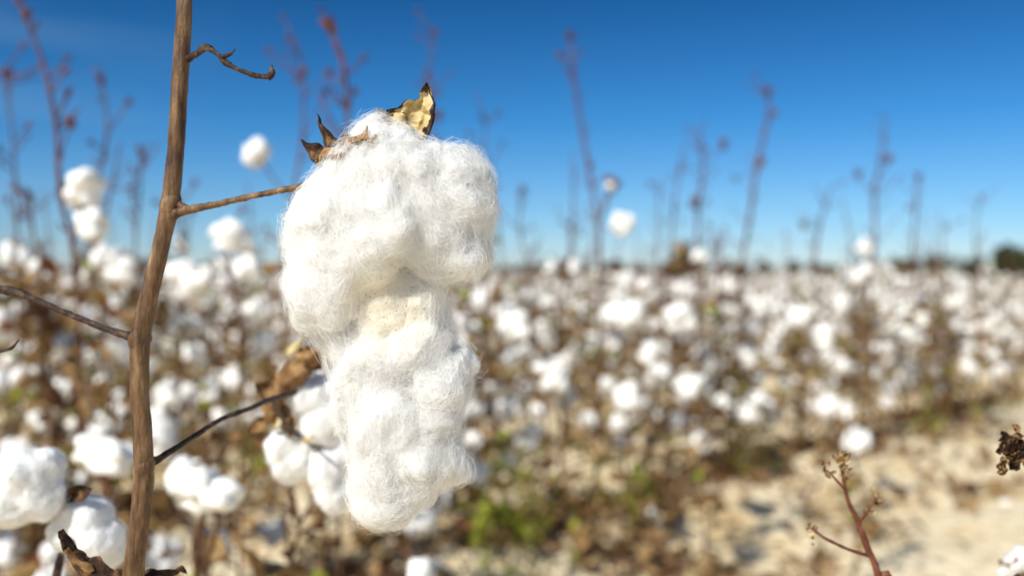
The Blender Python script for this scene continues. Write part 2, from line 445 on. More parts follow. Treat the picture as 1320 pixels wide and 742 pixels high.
main = [(484, 226, 45, 58, 52, 22), (510, 226, 42, 54, 50, 16), (444, 247, 31, 46, 42, 10, 25), (446, 305, 52, 66, 52, 28, 18),
        (396, 298, 20, 50, 28, -8, 10), (408, 368, 29, 50, 36, 22), (440, 368, 38, 46, 40, 28), (500, 288, 52, 60, 54, 34), (548, 295, 46, 50, 46, 20),
        (584, 228, 36, 34, 44, -6), (603, 272, 25, 52, 40, 0), (597, 326, 32, 32, 42, 4), (574, 262, 38, 56, 46, 8), (540, 248, 38, 54, 46, 20), (480, 330, 46, 38, 44, 32), (560, 338, 34, 26, 36, 8),
        (498, 392, 48, 46, 34, 14), (540, 390, 36, 46, 40, -2), (460, 440, 29, 34, 34, -2), (528, 448, 50, 50, 44, 0), (494, 468, 50, 56, 44, 6, 8),
        (466, 505, 28, 42, 38, 0), (562, 492, 35, 42, 40, 2, -10), (502, 540, 46, 54, 46, 12, -8), (554, 545, 32, 42, 38, 0), (562, 586, 25, 24, 28, 6), (532, 582, 36, 44, 38, 8, 20),
        (492, 598, 30, 40, 38, 12), (503, 634, 31, 34, 34, 8), (528, 616, 25, 32, 32, 0), (592, 466, 10, 16, 18, 0), (590, 602, 8, 9, 10, 0), (474, 630, 13, 20, 14, 2), (422, 434, 9, 9, 12, 4), (446, 540, 10, 14, 14, 4)]
mm = cotton_mesh("cotton", pxell(main, D, 3), 0.00076, 17, 1.0, 32000, 3, nwisp=1000, nbridge=800, mat=M_COTM, flen=.013, fly=.18, bare=(CREAM, .019))
MBVH = LAST_BVH
bollp = root("boll", base); bollp.parent = plant; bollp.matrix_parent_inverse = Matrix.Translation(-base)
bollp["label"] = "large fluffy white open boll drooping from its dry burr"
def wchild(name, me, par):
    o = bpy.data.objects.new(name, me); COL.objects.link(o); o.parent = par
    o.matrix_parent_inverse = Matrix.Translation(-base); return o
wchild("cotton", mm, bollp)
a = Acc()
B = dict(bvh=MBVH, lift=.0028)
patch(a, [(406, 214), (396, 198), (388, 180)], [(430, 200), (414, 188), (388, 180)], D-.004, 0, .003, 8, 12, .0007, seed=1, **B)
patch(a, [(420, 190), (413, 170), (409, 147)], [(440, 184), (424, 170), (409, 147)], D-.004, 0, .003, 8, 12, .0006, seed=2, **B)
patch(a, [(404, 216), (409, 206), (416, 196)], [(418, 210), (424, 200), (432, 190)], D-.005, 2, .003, 6, 8, .0008, seed=3, **B)
patch(a, [(430, 196), (438, 182), (452, 168)], [(448, 190), (450, 180), (452, 168)], D-.004, 0, .002, 6, 8, .0010, seed=4, **B)
patch(a, [(450, 186), (458, 176), (474, 164)], [(466, 184), (474, 176), (474, 164)], D-.004, 2, .002, 6, 8, .0010, seed=5, **B)
patch(a, [(412, 200), (430, 188), (456, 178)], [(430, 208), (446, 195), (462, 184)], D-.004, 2, .002, 8, 10, .0012, seed=6, **B)
patch(a, [(464, 180), (472, 172), (484, 166)], [(474, 183), (482, 176), (484, 166)], D-.004, 2, .001, 5, 8, .0010, seed=16, **B)
patch(a, [(486, 142), (492, 148), (498, 160)], [(500, 142), (506, 150), (512, 162)], D-.002, 2, .002, 5, 8, .0008, seed=7, **B)
patch(a, [(482, 146), (490, 150), (500, 158)], [(486, 141), (496, 144), (508, 152)], D-.003, 0, .001, 5, 8, .0008, seed=17, **B)
patch(a, [(428, 200, .015), (445, 180, .015), (470, 166, .015), (500, 160, .015)], [(425, 230, .02), (450, 215, .02), (480, 205, .02), (510, 200, .02)], D, 0, .003, 8, 12, .001, seed=8)
wchild("burr", mesh_from(a, "burr", [M_BURRD, M_BRACT, M_BURR]), bollp)
a = Acc()
patch(a, [(496, 166), (497, 150), (506, 138), (524, 131), (541, 126), (551, 110)], [(543, 186), (552, 170), (557, 150), (558, 136), (557, 124), (552, 110)], D+.002, 0, -.004, 26, 34, .0011, seed=9, edge=1, ew=.06, tip=.86)
patch(a, [(496, 168), (500, 156), (506, 148), (516, 140)], [(534, 178), (530, 164), (524, 152), (518, 140)], D-.006, 0, .002, 8, 12, .0010, seed=19, edge=1, ew=.06, tip=.95)
patch(a, [(543, 186), (551, 168), (556, 148), (556, 130), (551, 108)], [(546, 187), (556, 168), (560, 148), (558, 130), (552, 108)], D-.002, 1, .001, 4, 14, .0005, seed=10)
o = wchild("bract", mesh_from(a, "bract", [M_BRACT, M_BURRD]), bollp)
o["label"] = "curled golden dry bract with brown tip"

def near_boll(par, basev, rows, d, seed, nf, vox, burr_at=None, burr_axis=None, bs=0.02, amp=0.8, bmat=M_BURR, label=None, sm=14, fly=.14):
    e = root("boll", basev); e.parent = par; e.matrix_parent_inverse = Matrix.Translation(-basev)
    if label: e["label"] = label
    me = cotton_mesh("cotton", pxell(rows, d, 1), vox, sm, amp, nf, seed, k=0.8, flen=.009, fly=fly)
    o = bpy.data.objects.new("cotton", me); COL.objects.link(o); o.parent = e; o.matrix_parent_inverse = Matrix.Translation(-basev)
    if burr_at is not None:
        a = Acc(); r2 = random.Random(seed)
        burr(a, burr_at, burr_axis, bs, 0, r2, 5, 0.8)
        leafshape(a, burr_at, burr_axis*-1+Vector((.5, 0, .6)), Vector((0, -1, 0)), bs, bs*.5, 0, rng=r2)
        me = mesh_from(a, "burr", [bmat])
        o = bpy.data.objects.new("burr", me); COL.objects.link(o); o.parent = e; o.matrix_parent_inverse = Matrix.Translation(-basev)
    return e
dc = 0.60
near_boll(plant, base, [(400, 510, 30, 26, 34, 0), (424, 540, 24, 38, 30, -4), (412, 545, 22, 24, 28, 4), (430, 505, 20, 22, 25, -5)], dc, 11, 2500, .0014, at(380, 498, dc+.008), Vector((.5, .2, -.6)), .020, .6)
near_boll(plant, base, [(366, 575, 22, 22, 26, 6), (374, 598, 20, 22, 24, 0), (388, 588, 18, 26, 22, 2)], dc, 12, 2000, .0014, at(370, 558, dc+.002), Vector((.1, .1, -.8)), .017, .6)
near_boll(plant, base, [(422, 605, 22, 30, 26, 6), (428, 634, 24, 26, 24, 0), (408, 600, 14, 24, 22, 0), (446, 580, 18, 22, 22, -6)], dc, 13, 2000, .0014, at(405, 580, dc+.002), Vector((.3, .1, -.9)), .017, .6)
a = Acc(); r2 = random.Random(5)
for (u, v, dx, dz, L) in [(374, 472, .2, -1, .017), (386, 466, .9, .5, .016), (345, 540, -.6, -.5, .014), (352, 505, -.9, .3, .013), (380, 480, -.4, -.9, .016), (400, 577, .8, -.6, .010), (358, 545, .1, .9, .013), (344, 556, -.3, -1, .011), (364, 520, .3, -.9, .014), (356, 490, -.5, -.9, .015), (372, 540, .2, -1, .013), (396, 462, .8, -.6, .014)]:
    leafshape(a, at(u, v, dc-.004), Vector((dx, -.1, dz)), Vector((0, -1, .3)), L, L*.65, 0, rng=r2)
for (u, v, L) in [(370, 458, .016), (350, 553, .012), (390, 572, .010)]:
    leafshape(a, at(u, v, dc-.012), Vector((.9, -.2, .35)), Vector((0, -.7, 1)), L, L*.5, 1, rng=r2)
patch(a, [(350, 512), (356, 488), (370, 466), (392, 448)], [(378, 506), (394, 492), (408, 474), (418, 452)], dc-.015, 0, .008, 12, 14, .0022, seed=21)
patch(a, [(336, 520), (346, 505), (362, 500)], [(346, 548), (360, 532), (372, 512)], dc-.012, 0, .005, 8, 10, .0018, seed=22)
o = obj("dry_leaves", mesh_from(a, "dry_leaves", [M_BURR, M_BRACT]), plant, True)

# ---------------------------------------------- second near plant (lower edge, round bolls)
b2 = Vector((-0.22, 0.52, 0)); p2 = root("cotton_plant", b2)
setup(p2, "cotton plant with tight round white bolls in dark burrs", "cotton plant", GROUP)
a = Acc()
stem(a, [b2, b2+Vector((.005, 0, .3)), at(60, 850, .51), at(70, 760, .51), at(82, 700, .51), at(90, 660, .50)], [.006, .005, .003, .0022, .0018, .0022], 12, 0, .2, 10)
stem(a, [at(70, 790, .51), at(110, 785, .48), at(160, 768, .45), at(200, 748, .44)], [.0022, .002, .0018, .0012], 10, 0, .2, 8)
obj("stalk", mesh_from(a, "stalk", [M_BARKD]), p2, True)
near_boll(p2, b2, [(34, 608, 40, 28, 44, 4, 10), (20, 645, 48, 32, 44, 0, -10), (52, 600, 28, 20, 34, -4), (56, 638, 24, 30, 34, 2)], .49, 21, 3500, .0012, at(86, 640, .492), Vector((-.9, -.1, .1)), .018, .35, M_BURRD, sm=8, fly=.05)
near_boll(p2, b2, [(112, 668, 32, 26, 36, 0, 30), (128, 695, 28, 26, 34, 2), (92, 685, 26, 24, 30, -2), (140, 712, 18, 18, 22, 0)], .50, 22, 2500, .0012, at(88, 655, .498), Vector((.7, -.1, -.5)), .018, .4, M_BURRD, sm=8, fly=.05)
a = Acc()
patch(a, [(80, 684), (84, 708), (96, 730), (116, 760)], [(80, 684), (104, 708), (132, 722), (168, 734)], .42, 0, .005, 8, 16, .0014, seed=12)
patch(a, [(160, 742), (190, 734), (215, 730), (246, 733)], [(170, 765), (195, 755), (220, 745), (246, 735)], .43, 0, .003, 8, 12, .0014, seed=13)
patch(a, [(84, 712), (92, 722), (100, 732), (112, 742)], [(90, 706), (100, 716), (110, 724), (124, 734)], .416, 1, .002, 6, 10, .0008, seed=14)
obj("dry_leaves", mesh_from(a, "dry_leaves", [M_BURRD, M_BURR]), p2, True)

# ------------------------------------------------------------------ generic field bolls
def field_boll_acc(seed, res=2, lobes=None, ba=True):
    r = random.Random(seed); a = Acc(); v, f = ico(res)
    nl = lobes or r.choice([3, 4, 4, 5]); o = r.random()*6
    for k in range(nl):
        th = o+2*math.pi*k/nl+r.gauss(0, .2)
        rr = r.uniform(.34, .50)
        c = Vector((rr*math.cos(th), rr*math.sin(th), r.uniform(-.2, .35)))
        s = Vector((r.uniform(.42, .6), r.uniform(.42, .6), r.uniform(.55, 1.0)))
        vs = []
        for x in v:
            p = Vector(x); h = 1+.40*noise.noise(p*1.9+c*9+Vector((seed, 0, 0)))+.2*noise.noise(p*6+c*5)
            vs.append(c+Vector((p.x*s.x, p.y*s.y, p.z*s.z))*h)
        a.add(vs, f, 0)
    if ba: burr(a, Vector((0, 0, -.62)), Vector((0, 0, 1)), 1.0, 1, r, 5, .85)
    return a
BOLLS = [mesh_from(field_boll_acc(100+i), "open_boll", [M_COTF, M_BURR]) for i in range(10)]
NBO = len(BOLLS)
BURRM = []
for i in range(3):
    a = Acc(); burr(a, Vector((0, 0, -.2)), Vector((0, 0, 1)), 1.0, 0, random.Random(i), 5, .7)
    burr(a, Vector((0, 0, -.3)), Vector((.2, 0, 1)), .8, 0, random.Random(i+5), 4, .4)
    BURRM.append(mesh_from(a, "empty_burr", [M_RBURR]))

def axis_mat(ax, spin):
    q = Vector((0, 0, 1)).rotation_difference(ax.normalized())
    return q.to_matrix() @ Matrix.Rotation(spin, 3, 'Z')

def gen_plant(r, H, nb, top, nleaf, green=.12):
    st = Acc(); lf = Acc(); bolls = []; burrs = []
    lean = Vector((r.gauss(0, .04), r.gauss(0, .04), 0))
    sp = [Vector((0, 0, -.01)), lean*.3+Vector((r.gauss(0, .006), r.gauss(0, .006), H*.33)), lean*.6+Vector((r.gauss(0, .01), r.gauss(0, .01), H*.66)), lean+Vector((0, 0, H))]
    P = catmull(sp, 3); tube(st, P, lerp_list([.0060, .0050, .0040, .0034], len(P)), 5, 0)
    PT = None
    if top > 0:
        PT = catmull([P[-2], P[-1], lean*1.3+Vector((r.gauss(0, .012), r.gauss(0, .012), H+top*.5)), lean*1.6+Vector((r.gauss(0, .02), r.gauss(0, .02), H+top))], 3)
        tube(st, PT, lerp_list([.0040, .0038, .0030, .0020], len(PT)), 5, 1)
    def on(P, z):
        for i in range(len(P)-1):
            if P[i+1].z >= z:
                f = (z-P[i].z)/max(1e-6, P[i+1].z-P[i].z); return P[i].lerp(P[i+1], f)
        return P[-1]
    ang = r.random()*6
    for i in range(nb):
        z = H*(.08+.88*(i+r.random()*.5)/nb); ang += 2.4+r.gauss(0, .3)
        L = r.uniform(.12, .28)*(1.2-.65*z/H)
        s = on(P, z); dv = Vector((math.cos(ang), math.sin(ang), 0)); pv = Vector((-dv.y, dv.x, 0))
        m = s+dv*L*.5+pv*r.gauss(0, .018)+Vector((0, 0, L*r.uniform(.15, .4)))
        e = s+dv*L+pv*r.gauss(0, .02)+Vector((0, 0, L*r.uniform(.1, .6)))
        tube(st, [s, m, e], [.003, .0023, .0017], 4, 0)
        for pnt, pr in ((e, .84), (m, .27)):
            if r.random() < pr*(1 if z > .2*H else .5):
                ax = Vector((dv.x*.6+r.gauss(0, .5), dv.y*.6+r.gauss(0, .5), r.gauss(-.1, .6)))
                sc = r.uniform(.022, .037) if r.random() < .78 else r.uniform(.037, .047)
                bolls.append((pnt+ax.normalized()*sc*.6, ax, sc, r.random()*6))
        for k in range(max(1, nleaf//nb)):
            q = s.lerp(e, r.random()*1.1)+Vector((r.gauss(0, .02), r.gauss(0, .02), r.gauss(0, .03)))
            d = Vector((r.gauss(0, 1), r.gauss(0, 1), r.gauss(-.5, .6)))
            x = r.random(); mi = 2 if x < green else (1 if x < green+.25 else 0)
            leafshape(lf, q, d, Vector((r.gauss(0, 1), r.gauss(0, 1), 1)), r.uniform(.022, .05), r.uniform(.014, .038), mi, rng=r, nu=2, nv=3)
    for k in range(28 if nleaf > 20 else 4):
        an = r.random()*6.3; rr = abs(r.gauss(0, .14))
        q = Vector((math.cos(an)*rr, math.sin(an)*rr, r.uniform(.01, .22)))
        leafshape(lf, q, Vector((r.gauss(0, 1), r.gauss(0, 1), r.gauss(0, .6))), Vector((r.gauss(0, 1), r.gauss(0, 1), 1)), r.uniform(.02, .05), r.uniform(.012, .035), 2 if r.random() < green*.8 else (1 if r.random() < .3 else 0), rng=r, nu=2, nv=2)
    if top > 0:
        for k in range(r.randint(5, 9)):
            z = H+top*r.uniform(.1, 1); s = on(PT, min(z, PT[-1].z-.002)); an = r.random()*6.3
            dv = Vector((math.cos(an), math.sin(an), r.uniform(.4, 1.4)))*r.uniform(.012, .05)
            tube(st, [s, s+dv*.6, s+dv], [.0018, .0013, .001], 4, 1)
            if r.random() < .7: burrs.append((s+dv, dv.normalized(), r.uniform(.008, .016), r.random()*6))
    return st, lf, bolls, burrs
LEAFM = [M_LBR, M_LRED, M_LGR]

def gather(st, lf, bolls, burrs, res, r):
    A = Acc()
    A.v.extend(st.v); A.f.extend(st.f); A.m.extend([STK if m == 0 else SP for m in st.m])
    o = len(A.v); A.v.extend(lf.v); A.f.extend([tuple(i+o for i in f) for f in lf.f]); A.m.extend([{0: LB, 1: LR, 2: LG}[m] for m in lf.m])
    for p, ax, sc, sp in bolls:
        if res == 'mid': src = field_boll_acc(r.randrange(50), 1, 4, True)
        else:
            src = Acc(); v, f = ico(1)
            src.add([Vector(x)*(1+.35*r.uniform(-1, 1))*.95 for x in v], f, 0)
        Mx = axis_mat(ax, sp)
        o = len(A.v); A.v.extend([tuple(p+(Mx@Vector(x))*sc) for x in src.v])
        A.f.extend([tuple(i+o for i in f) for f in src.f]); A.m.extend([COT if m == 0 else BUR for m in src.m])
    if burrs and res == 'mid':
        for p, ax, sc, sp in burrs: burr(A, p, ax, sc, LR, r, 4, .8)
    return A

NP = 12
protos = []
for i in range(NP):
    r = random.Random(500+i); top = 0 if i % 3 else r.uniform(.14, .36)
    green = [.05, .42, .05, .12, .32, .05][i % 6]
    protos.append(gen_plant(r, r.uniform(.57, .72), r.randint(10, 12), top, 60, green))
PM = []
for (st, lf, bo, bu) in protos:
    PM.append((mesh_from(st, "stalk", [M_STALK, M_STALKP]), mesh_from(lf, "leaves", LEAFM), bo, bu))
MIDM = [mesh_from(gather(*p, 'mid', random.Random(9)), "cotton_plant", FIELD_MATS) for p in protos]
LOW = []
for i in range(8):
    r = random.Random(900+i)
    g = gen_plant(r, r.uniform(.58, .71), 9, 0 if i % 3 else r.uniform(.1, .3), 18)
    A = gather(*g, 'low', r)
    tri = []; tm = []
    for f, m in zip(A.f, A.m):
        for k in range(1, len(f)-1): tri.append((f[0], f[k], f[k+1])); tm.append(m)
    LOW.append((np.array([tuple(x) for x in A.v], dtype=np.float32), np.array(tri, dtype=np.int32), np.array(tm, dtype=np.int32)))

# ---------------------------------------------- rows
RS = 1.28; D0 = 2.62
def ground_h(x, y):
    q = ((y-x-D0)/RS) % 1.0
    bed = .035*math.cos(2*math.pi*q)
    near = 1.0 if y < 14 else max(0.0, 1-(y-14)/10)
    return near*(bed+.018*noise.noise(Vector((x*3, y*3, 0)))+.009*noise.noise(Vector((x*11, y*11, 3))))-.02
spots = []
r = random.Random(42)
for k in range(0, 78):
    c = D0+RS*k          # y - x = c
    y = .9
    while y < 66:
        x = y-c
        stp = .15 if y < 10 else (.18 if y < 22 else .30)
        y += stp*r.uniform(.7, 1.4)
        if abs(x) > .53*y+.45: continue
        if k == 0 and y < 1.75: continue
        if r.random() < .07: continue
        sg = .10 if y < 12 else .06
        xx = x+r.gauss(0, sg); yy = y+r.gauss(0, sg)
        spots.append((math.hypot(xx, yy), xx, yy))
spots.sort()
print("spots", len(spots))
def vigour(x, y):
    v = 1.0+.18*noise.noise(Vector((x*.8, y*.8, 2)))
    if y > 9: v *= max(.90, 1-.012*(y-9))
    if x < -.1: v *= 1+.07*min(1, -x)
    return v
LABELS = ["cotton plant with open white bolls on dry brown stalk", "cotton plant with white bolls and a tall bare reddish tip", "cotton plant with white bolls and a few green leaves"]
for i, (dist, x, y) in enumerate(spots[:280]):
    k = r.randrange(NP); sc = r.uniform(.86, 1.1)*vigour(x, y); rz = r.random()*6.28
    z = ground_h(x, y)
    if i < 80:
        e = bpy.data.objects.new("cotton_plant", None); COL.objects.link(e); e.empty_display_size = .05
        stm, lfm, bo, bu = PM[k]
        c = bpy.data.objects.new("stalk", stm); COL.objects.link(c); c.parent = e
        c = bpy.data.objects.new("leaves", lfm); COL.objects.link(c); c.parent = e
        for p, ax, s, sp in bo:
            c = bpy.data.objects.new("boll", BOLLS[r.randrange(NBO)]); COL.objects.link(c); c.parent = e
            if x < -.2: s *= .88
            c.location = p; c.rotation_euler = axis_mat(ax, sp).to_euler(); c.scale = (s, s, s)
        for p, ax, s, sp in bu:
            c = bpy.data.objects.new("empty_burr", BURRM[r.randrange(3)]); COL.objects.link(c); c.parent = e
            c.location = p; c.rotation_euler = axis_mat(ax, sp).to_euler(); c.scale = (s, s, s)
    else:
        e = bpy.data.objects.new("cotton_plant", MIDM[k]); COL.objects.link(e)
    e.location = (x, y, z); e.rotation_euler = (r.gauss(0, .06), r.gauss(0, .06), rz); e.scale = (sc, sc, sc)
    setup(e, LABELS[1] if k % 3 == 0 else (LABELS[2] if k % 6 in (1, 4) else LABELS[0]), "cotton plant", GROUP)
VV = []; TT = []; MM = []; off = 0
for (dist, x, y) in spots[280:]:
    v, t, m = LOW[r.randrange(8)]
    sc = r.uniform(.86, 1.08)*vigour(x, y); an = r.random()*6.28; ca, sa = math.cos(an)*sc, math.sin(an)*sc
    w = np.empty_like(v); w[:, 0] = v[:, 0]*ca-v[:, 1]*sa+x; w[:, 1] = v[:, 0]*sa+v[:, 1]*ca+y; w[:, 2] = v[:, 2]*sc+ground_h(x, y)
    VV.append(w); TT.append(t+off); MM.append(m); off += len(v)
VV = np.vstack(VV); TT = np.vstack(TT); MM = np.concatenate(MM)
me = bpy.data.meshes.new("cotton_crop")
me.vertices.add(len(VV)); me.vertices.foreach_set('co', VV.ravel())
me.loops.add(len(TT)*3); me.loops.foreach_set('vertex_index', TT.ravel())
me.polygons.add(len(TT)); me.polygons.foreach_set('loop_start', np.arange(0, len(TT)*3, 3, dtype=np.int32))
for m in FIELD_MATS: me.materials.append(m)
me.polygons.foreach_set('material_index', MM); me.update(calc_edges=True)
print("crop tris", len(TT))
o = obj("cotton_crop", me); setup(o, "rows of distant cotton plants dotted with white bolls", "cotton crop", None, "stuff")

# ---------------------------------------------- individually placed plants
def placed_plant(pts, d, rad, bolls, burrs, seed, label, twigs=4, red=True):
    """pts: stalk path (top to bottom); continued down to the soil"""
    r = random.Random(seed)
    path = [at(u, v, d) for u, v in pts]
    last = path[-1]
    gp = Vector((last.x+r.gauss(0, .03), d+r.gauss(0, .03), ground_h(last.x, d)-.005))
    e = root("cotton_plant", gp); setup(e, label, "cotton plant", GROUP)
    full = path+[path[-1].lerp(gp, .5)+Vector((r.gauss(0, .01), 0, 0)), gp]
    a = Acc(); n = len(full)
    full2 = [full[0]]+[p+Vector((r.gauss(0, .003*d), r.gauss(0, .004*d), 0)) for p in full[1:-1]]+[full[-1]]
    npth = len(path)
    stem(a, full2, [rad*.5, rad*.75]+[rad*.85]*(npth-2)+[rad*.9, rad], 8, 0, .2, 6)
    zb = path[-1].z
    for fi in range(len(a.f)):
        if a.v[a.f[fi][0]][2] < zb: a.m[fi] = 2
    for (u, v, s) in bolls:
        c = at(u, v, d+r.uniform(-.03, .03))
        q = min(full, key=lambda p: (p-c-Vector((0, 0, -.05))).length)
        tube(a, catmull([q, q.lerp(c, .5)+Vector((0, 0, -.01)), c], 3), [.0022]*7, 5, 0)
        b = bpy.data.objects.new("boll", BOLLS[r.randrange(NBO)]); COL.objects.link(b); b.parent = e
        ax = Vector((r.gauss(0, .5), r.gauss(-.4, .3), r.gauss(0, .5)))
        b.location = c-gp; b.rotation_euler = axis_mat(ax, r.random()*6).to_euler(); b.scale = (s, s, s*1.05)
    for (u, v, s) in burrs:
        c = at(u, v, d); q = min(full, key=lambda p: (p-c-Vector((0, 0, -.03))).length)
        tube(a, catmull([q, q.lerp(c, .5)+Vector((0, 0, -.006)), c], 3), [.0020]*7, 5, 0)
        b = bpy.data.objects.new("empty_burr", BURRM[r.randrange(3)]); COL.objects.link(b); b.parent = e
        b.location = c-gp; b.rotation_euler = axis_mat(Vector((r.gauss(0, .4), r.gauss(0, .4), 1)), 0).to_euler(); b.scale = (s*1.2, s*1.2, s*1.2)
    for k in range(int(twigs*2)):
        i = r.randrange(0, len(path)-1) if len(path) > 1 else 0
        s = full2[i].lerp(full2[i+1], r.random())
        dv = Vector((r.choice([-1, 1])*r.uniform(.2, .9), r.gauss(0, .5), r.uniform(.3, 1.2)))*r.uniform(.012, .055)*(.5+.3*d)
        tube(a, [s, s+dv*.5+Vector((0, 0, -.003)), s+dv], [.0022, .0018, .0015], 5, 0)
        if r.random() < .65: burr(a, s+dv, dv, r.uniform(.008, .017), 1, r, 4, .7)
    o = bpy.data.objects.new("stalk", mesh_from(a, "stalk", [M_STALKP if red else M_STALK, M_RBURR if red else M_BURR, M_STALK])); COL.objects.link(o); o.parent = e
    o.matrix_parent_inverse = Matrix.Translation(-gp)
    lf = Acc()
    for k in range(24):
        q = full[-3].lerp(full[-2], r.random())+Vector((r.gauss(0, .05), r.gauss(0, .05), 0))
        leafshape(lf, q, Vector((r.gauss(0, 1), r.gauss(0, 1), r.gauss(-.4, .5))), Vector((0, r.random(), 1)), r.uniform(.02, .05), r.uniform(.015, .035), 2 if r.random() < .15 else 0, rng=r, nu=2, nv=3)
    o = bpy.data.objects.new("leaves", mesh_from(lf, "leaves", LEAFM)); COL.objects.link(o); o.parent = e
    o.matrix_parent_inverse = Matrix.Translation(-gp)
TB = "tall bare reddish cotton stalk with dry empty burrs"
TW = "tall cotton stalk with a few open white bolls"
placed_plant([(32, 22), (60, 80), (74, 160), (82, 250), (95, 350)], 1.40, .0036, [(112, 240, .028), (118, 288, .024), (98, 262, .010)], [(32, 22, .014), (75, 205, .012), (5, 100, .01)], 1, TW, 6)
placed_plant([(132, 105), (136, 170), (132, 240), (128, 330)], 1.9, .0036, [(138, 335, .030), (160, 350, .030)], [(132, 105, .014), (172, 240, .012)], 2, TB, 7)
placed_plant([(426, 38), (438, 75), (446, 120), (446, 180), (440, 300)], 1.5, .0034, [], [(427, 40, .022), (440, 75, .010), (415, 130, .009)], 3, TB, 4)
placed_plant([(380, 50), (388, 100), (386, 180), (380, 260), (370, 330)], 2.15, .0036, [(330, 195, .034)], [(390, 97, .018), (345, 68, .012)], 4, TW, 6)
placed_plant([(560, 45), (562, 100), (566, 160), (570, 300)], 2.4, .0036, [], [(560, 45, .016), (566, 152, .020), (540, 110, .01)], 5, TB, 5)
placed_plant([(280, 290), (290, 320), (300, 370), (310, 430)], 1.8, .0038, [(298, 303, .034), (262, 360, .026), (318, 345, .024)], [], 6, TW, 2)
placed_plant([(735, 48), (742, 110), (757, 200), (770, 290), (772, 380)], 2.75, .0058, [(786, 240, .012), (800, 290, .036)], [(735, 50, .022), (722, 74, .018), (789, 244, .032), (784, 238, .026), (762, 215, .014)], 7, TW, 8)
placed_plant([(902, 165), (903, 215), (899, 265), (898, 330), (900, 390)], 3.2, .0058, [], [(893, 265, .032), (932, 190, .027), (875, 218, .014), (915, 292, .016)], 8, TB, 9)
placed_plant([(990, 118), (986, 150), (976, 215), (966, 280), (958, 350), (955, 400)], 3.5, .0072, [], [(990, 120, .026), (1000, 148, .020), (980, 212, .034), (948, 232, .016)], 9, TB, 11)
placed_plant([(1142, 150), (1138, 205), (1133, 250), (1128, 310), (1120, 380)], 4.1, .0070, [(1115, 320, .038), (1098, 358, .050), (1118, 350, .042)], [(1144, 208, .034), (1105, 228, .030), (1160, 230, .014)], 10, TW, 8)
placed_plant([(1183, 225), (1180, 265), (1177, 330), (1175, 390)], 4.4, .006, [], [(1183, 230, .026), (1172, 270, .02)], 11, TB, 7)
placed_plant([(1072, 240), (1060, 290), (1050, 340), (1044, 400)], 3.85, .006, [], [(1048, 345, .030), (1036, 293, .028), (1088, 236, .014)], 12, TB, 7)
placed_plant([(1265, 250), (1264, 300), (1262, 370)], 4.9, .005, [], [(1265, 255, .018)], 13, TB, 5)
placed_plant([(672, 245), (678, 300), (684, 380)], 2.75, .0035, [], [(672, 248, .020), (640, 270, .012)], 14, TB, 5)
placed_plant([(735, 290), (738, 330), (740, 390)], 3.9, .004, [(742, 345, .035)], [(735, 292, .016)], 15, TW, 4)
placed_plant([(40, 250), (44, 300), (50, 370)], 1.9, .0036, [(18, 330, .030), (52, 350, .028)], [(40, 255, .016), (20, 240, .012)], 16, TW, 5)
placed_plant([(232, 260), (236, 310), (240, 380)], 2.1, .0032, [(236, 318, .02)], [(250, 238, .012)], 17, TB, 5)
placed_plant([(850, 235), (846, 290), (842, 380)], 4.4, .0045, [], [(835, 238, .014)], 18, TB, 6)
placed_plant([(1012, 300), (1012, 340), (1010, 400)], 4.9, .0045, [], [(1012, 302, .018)], 19, TB, 4)
placed_plant([(1220, 290), (1222, 330), (1222, 390)], 4.7, .0045, [], [(1220, 295, .018), (1240, 285, .014)], 20, TB, 4)
placed_plant([(625, 150), (632, 230), (640, 330)], 2.6, .003, [], [(625, 155, .010)], 21, TB, 5)
placed_plant([(5, 90), (12, 180), (20, 300)], 1.9, .003, [], [(5, 95, .012)], 31, TB, 6)
placed_plant([(180, 190), (176, 250), (172, 330)], 2.0, .003, [], [(180, 195, .012)], 32, TB, 6)
placed_plant([(262, 560), (266, 600), (262, 660), (255, 742)], .85, .003, [(252, 618, .026), (290, 640, .018), (264, 640, .015)], [], 22, "cotton plant with paired white bolls low on its stalk", 1, red=False)
placed_plant([(150, 520), (148, 570), (140, 640)], 1.05, .003, [(142, 588, .028), (120, 575, .018)], [(175, 510, .010)], 23, "cotton plant with paired white bolls low on its stalk", 2, red=False)
placed_plant([(75, 420), (85, 470), (90, 560)], 1.9, .004, [(95, 480, .026), (30, 490, .028), (150, 430, .022), (60, 540, .026), (15, 400, .024), (185, 470, .022), (110, 410, .024), (125, 520, .024)], [], 24, "cotton plant with many open white bolls", 3, red=False)
placed_plant([(275, 420), (280, 470), (285, 560)], 2.0, .004, [(250, 455, .026), (300, 490, .026), (225, 420, .024), (330, 400, .026), (245, 510, .026), (345, 440, .024), (290, 540, .026)], [], 25, "cotton plant with many open white bolls", 3, red=False)
placed_plant([(380, 640), (378, 690), (372, 742)], .95, .0025, [(545, 735, .013)], [], 26, "short dry cotton plant with shrivelled burrs", 5, red=False)
placed_plant([(1095, 545), (1100, 590), (1105, 620)], 2.2, .003, [(1105, 566, .032)], [], 27, "small cotton plant with a single white boll", 2, red=False)
placed_plant([(898, 560), (902, 600), (906, 625)], 2.6, .003, [(900, 572, .028)], [], 28, "small cotton plant with a single white boll", 3, red=False)
placed_plant([(805, 470), (810, 520), (812, 570)], 2.2, .003, [(812, 512, .040), (798, 545, .020)], [], 33, "small cotton plant with low white bolls", 3, red=False)
placed_plant([(700, 440), (704, 490), (708, 570)], 2.3, .003, [(716, 492, .034), (662, 420, .040), (700, 470, .024)], [], 34, "cotton plant with many open white bolls", 3, red=False)
placed_plant([(870, 400), (874, 450), (880, 560)], 2.5, .003, [(802, 405, .048), (875, 408, .044), (840, 455, .038), (888, 500, .038)], [], 35, "cotton plant with large open white bolls", 3, red=False)
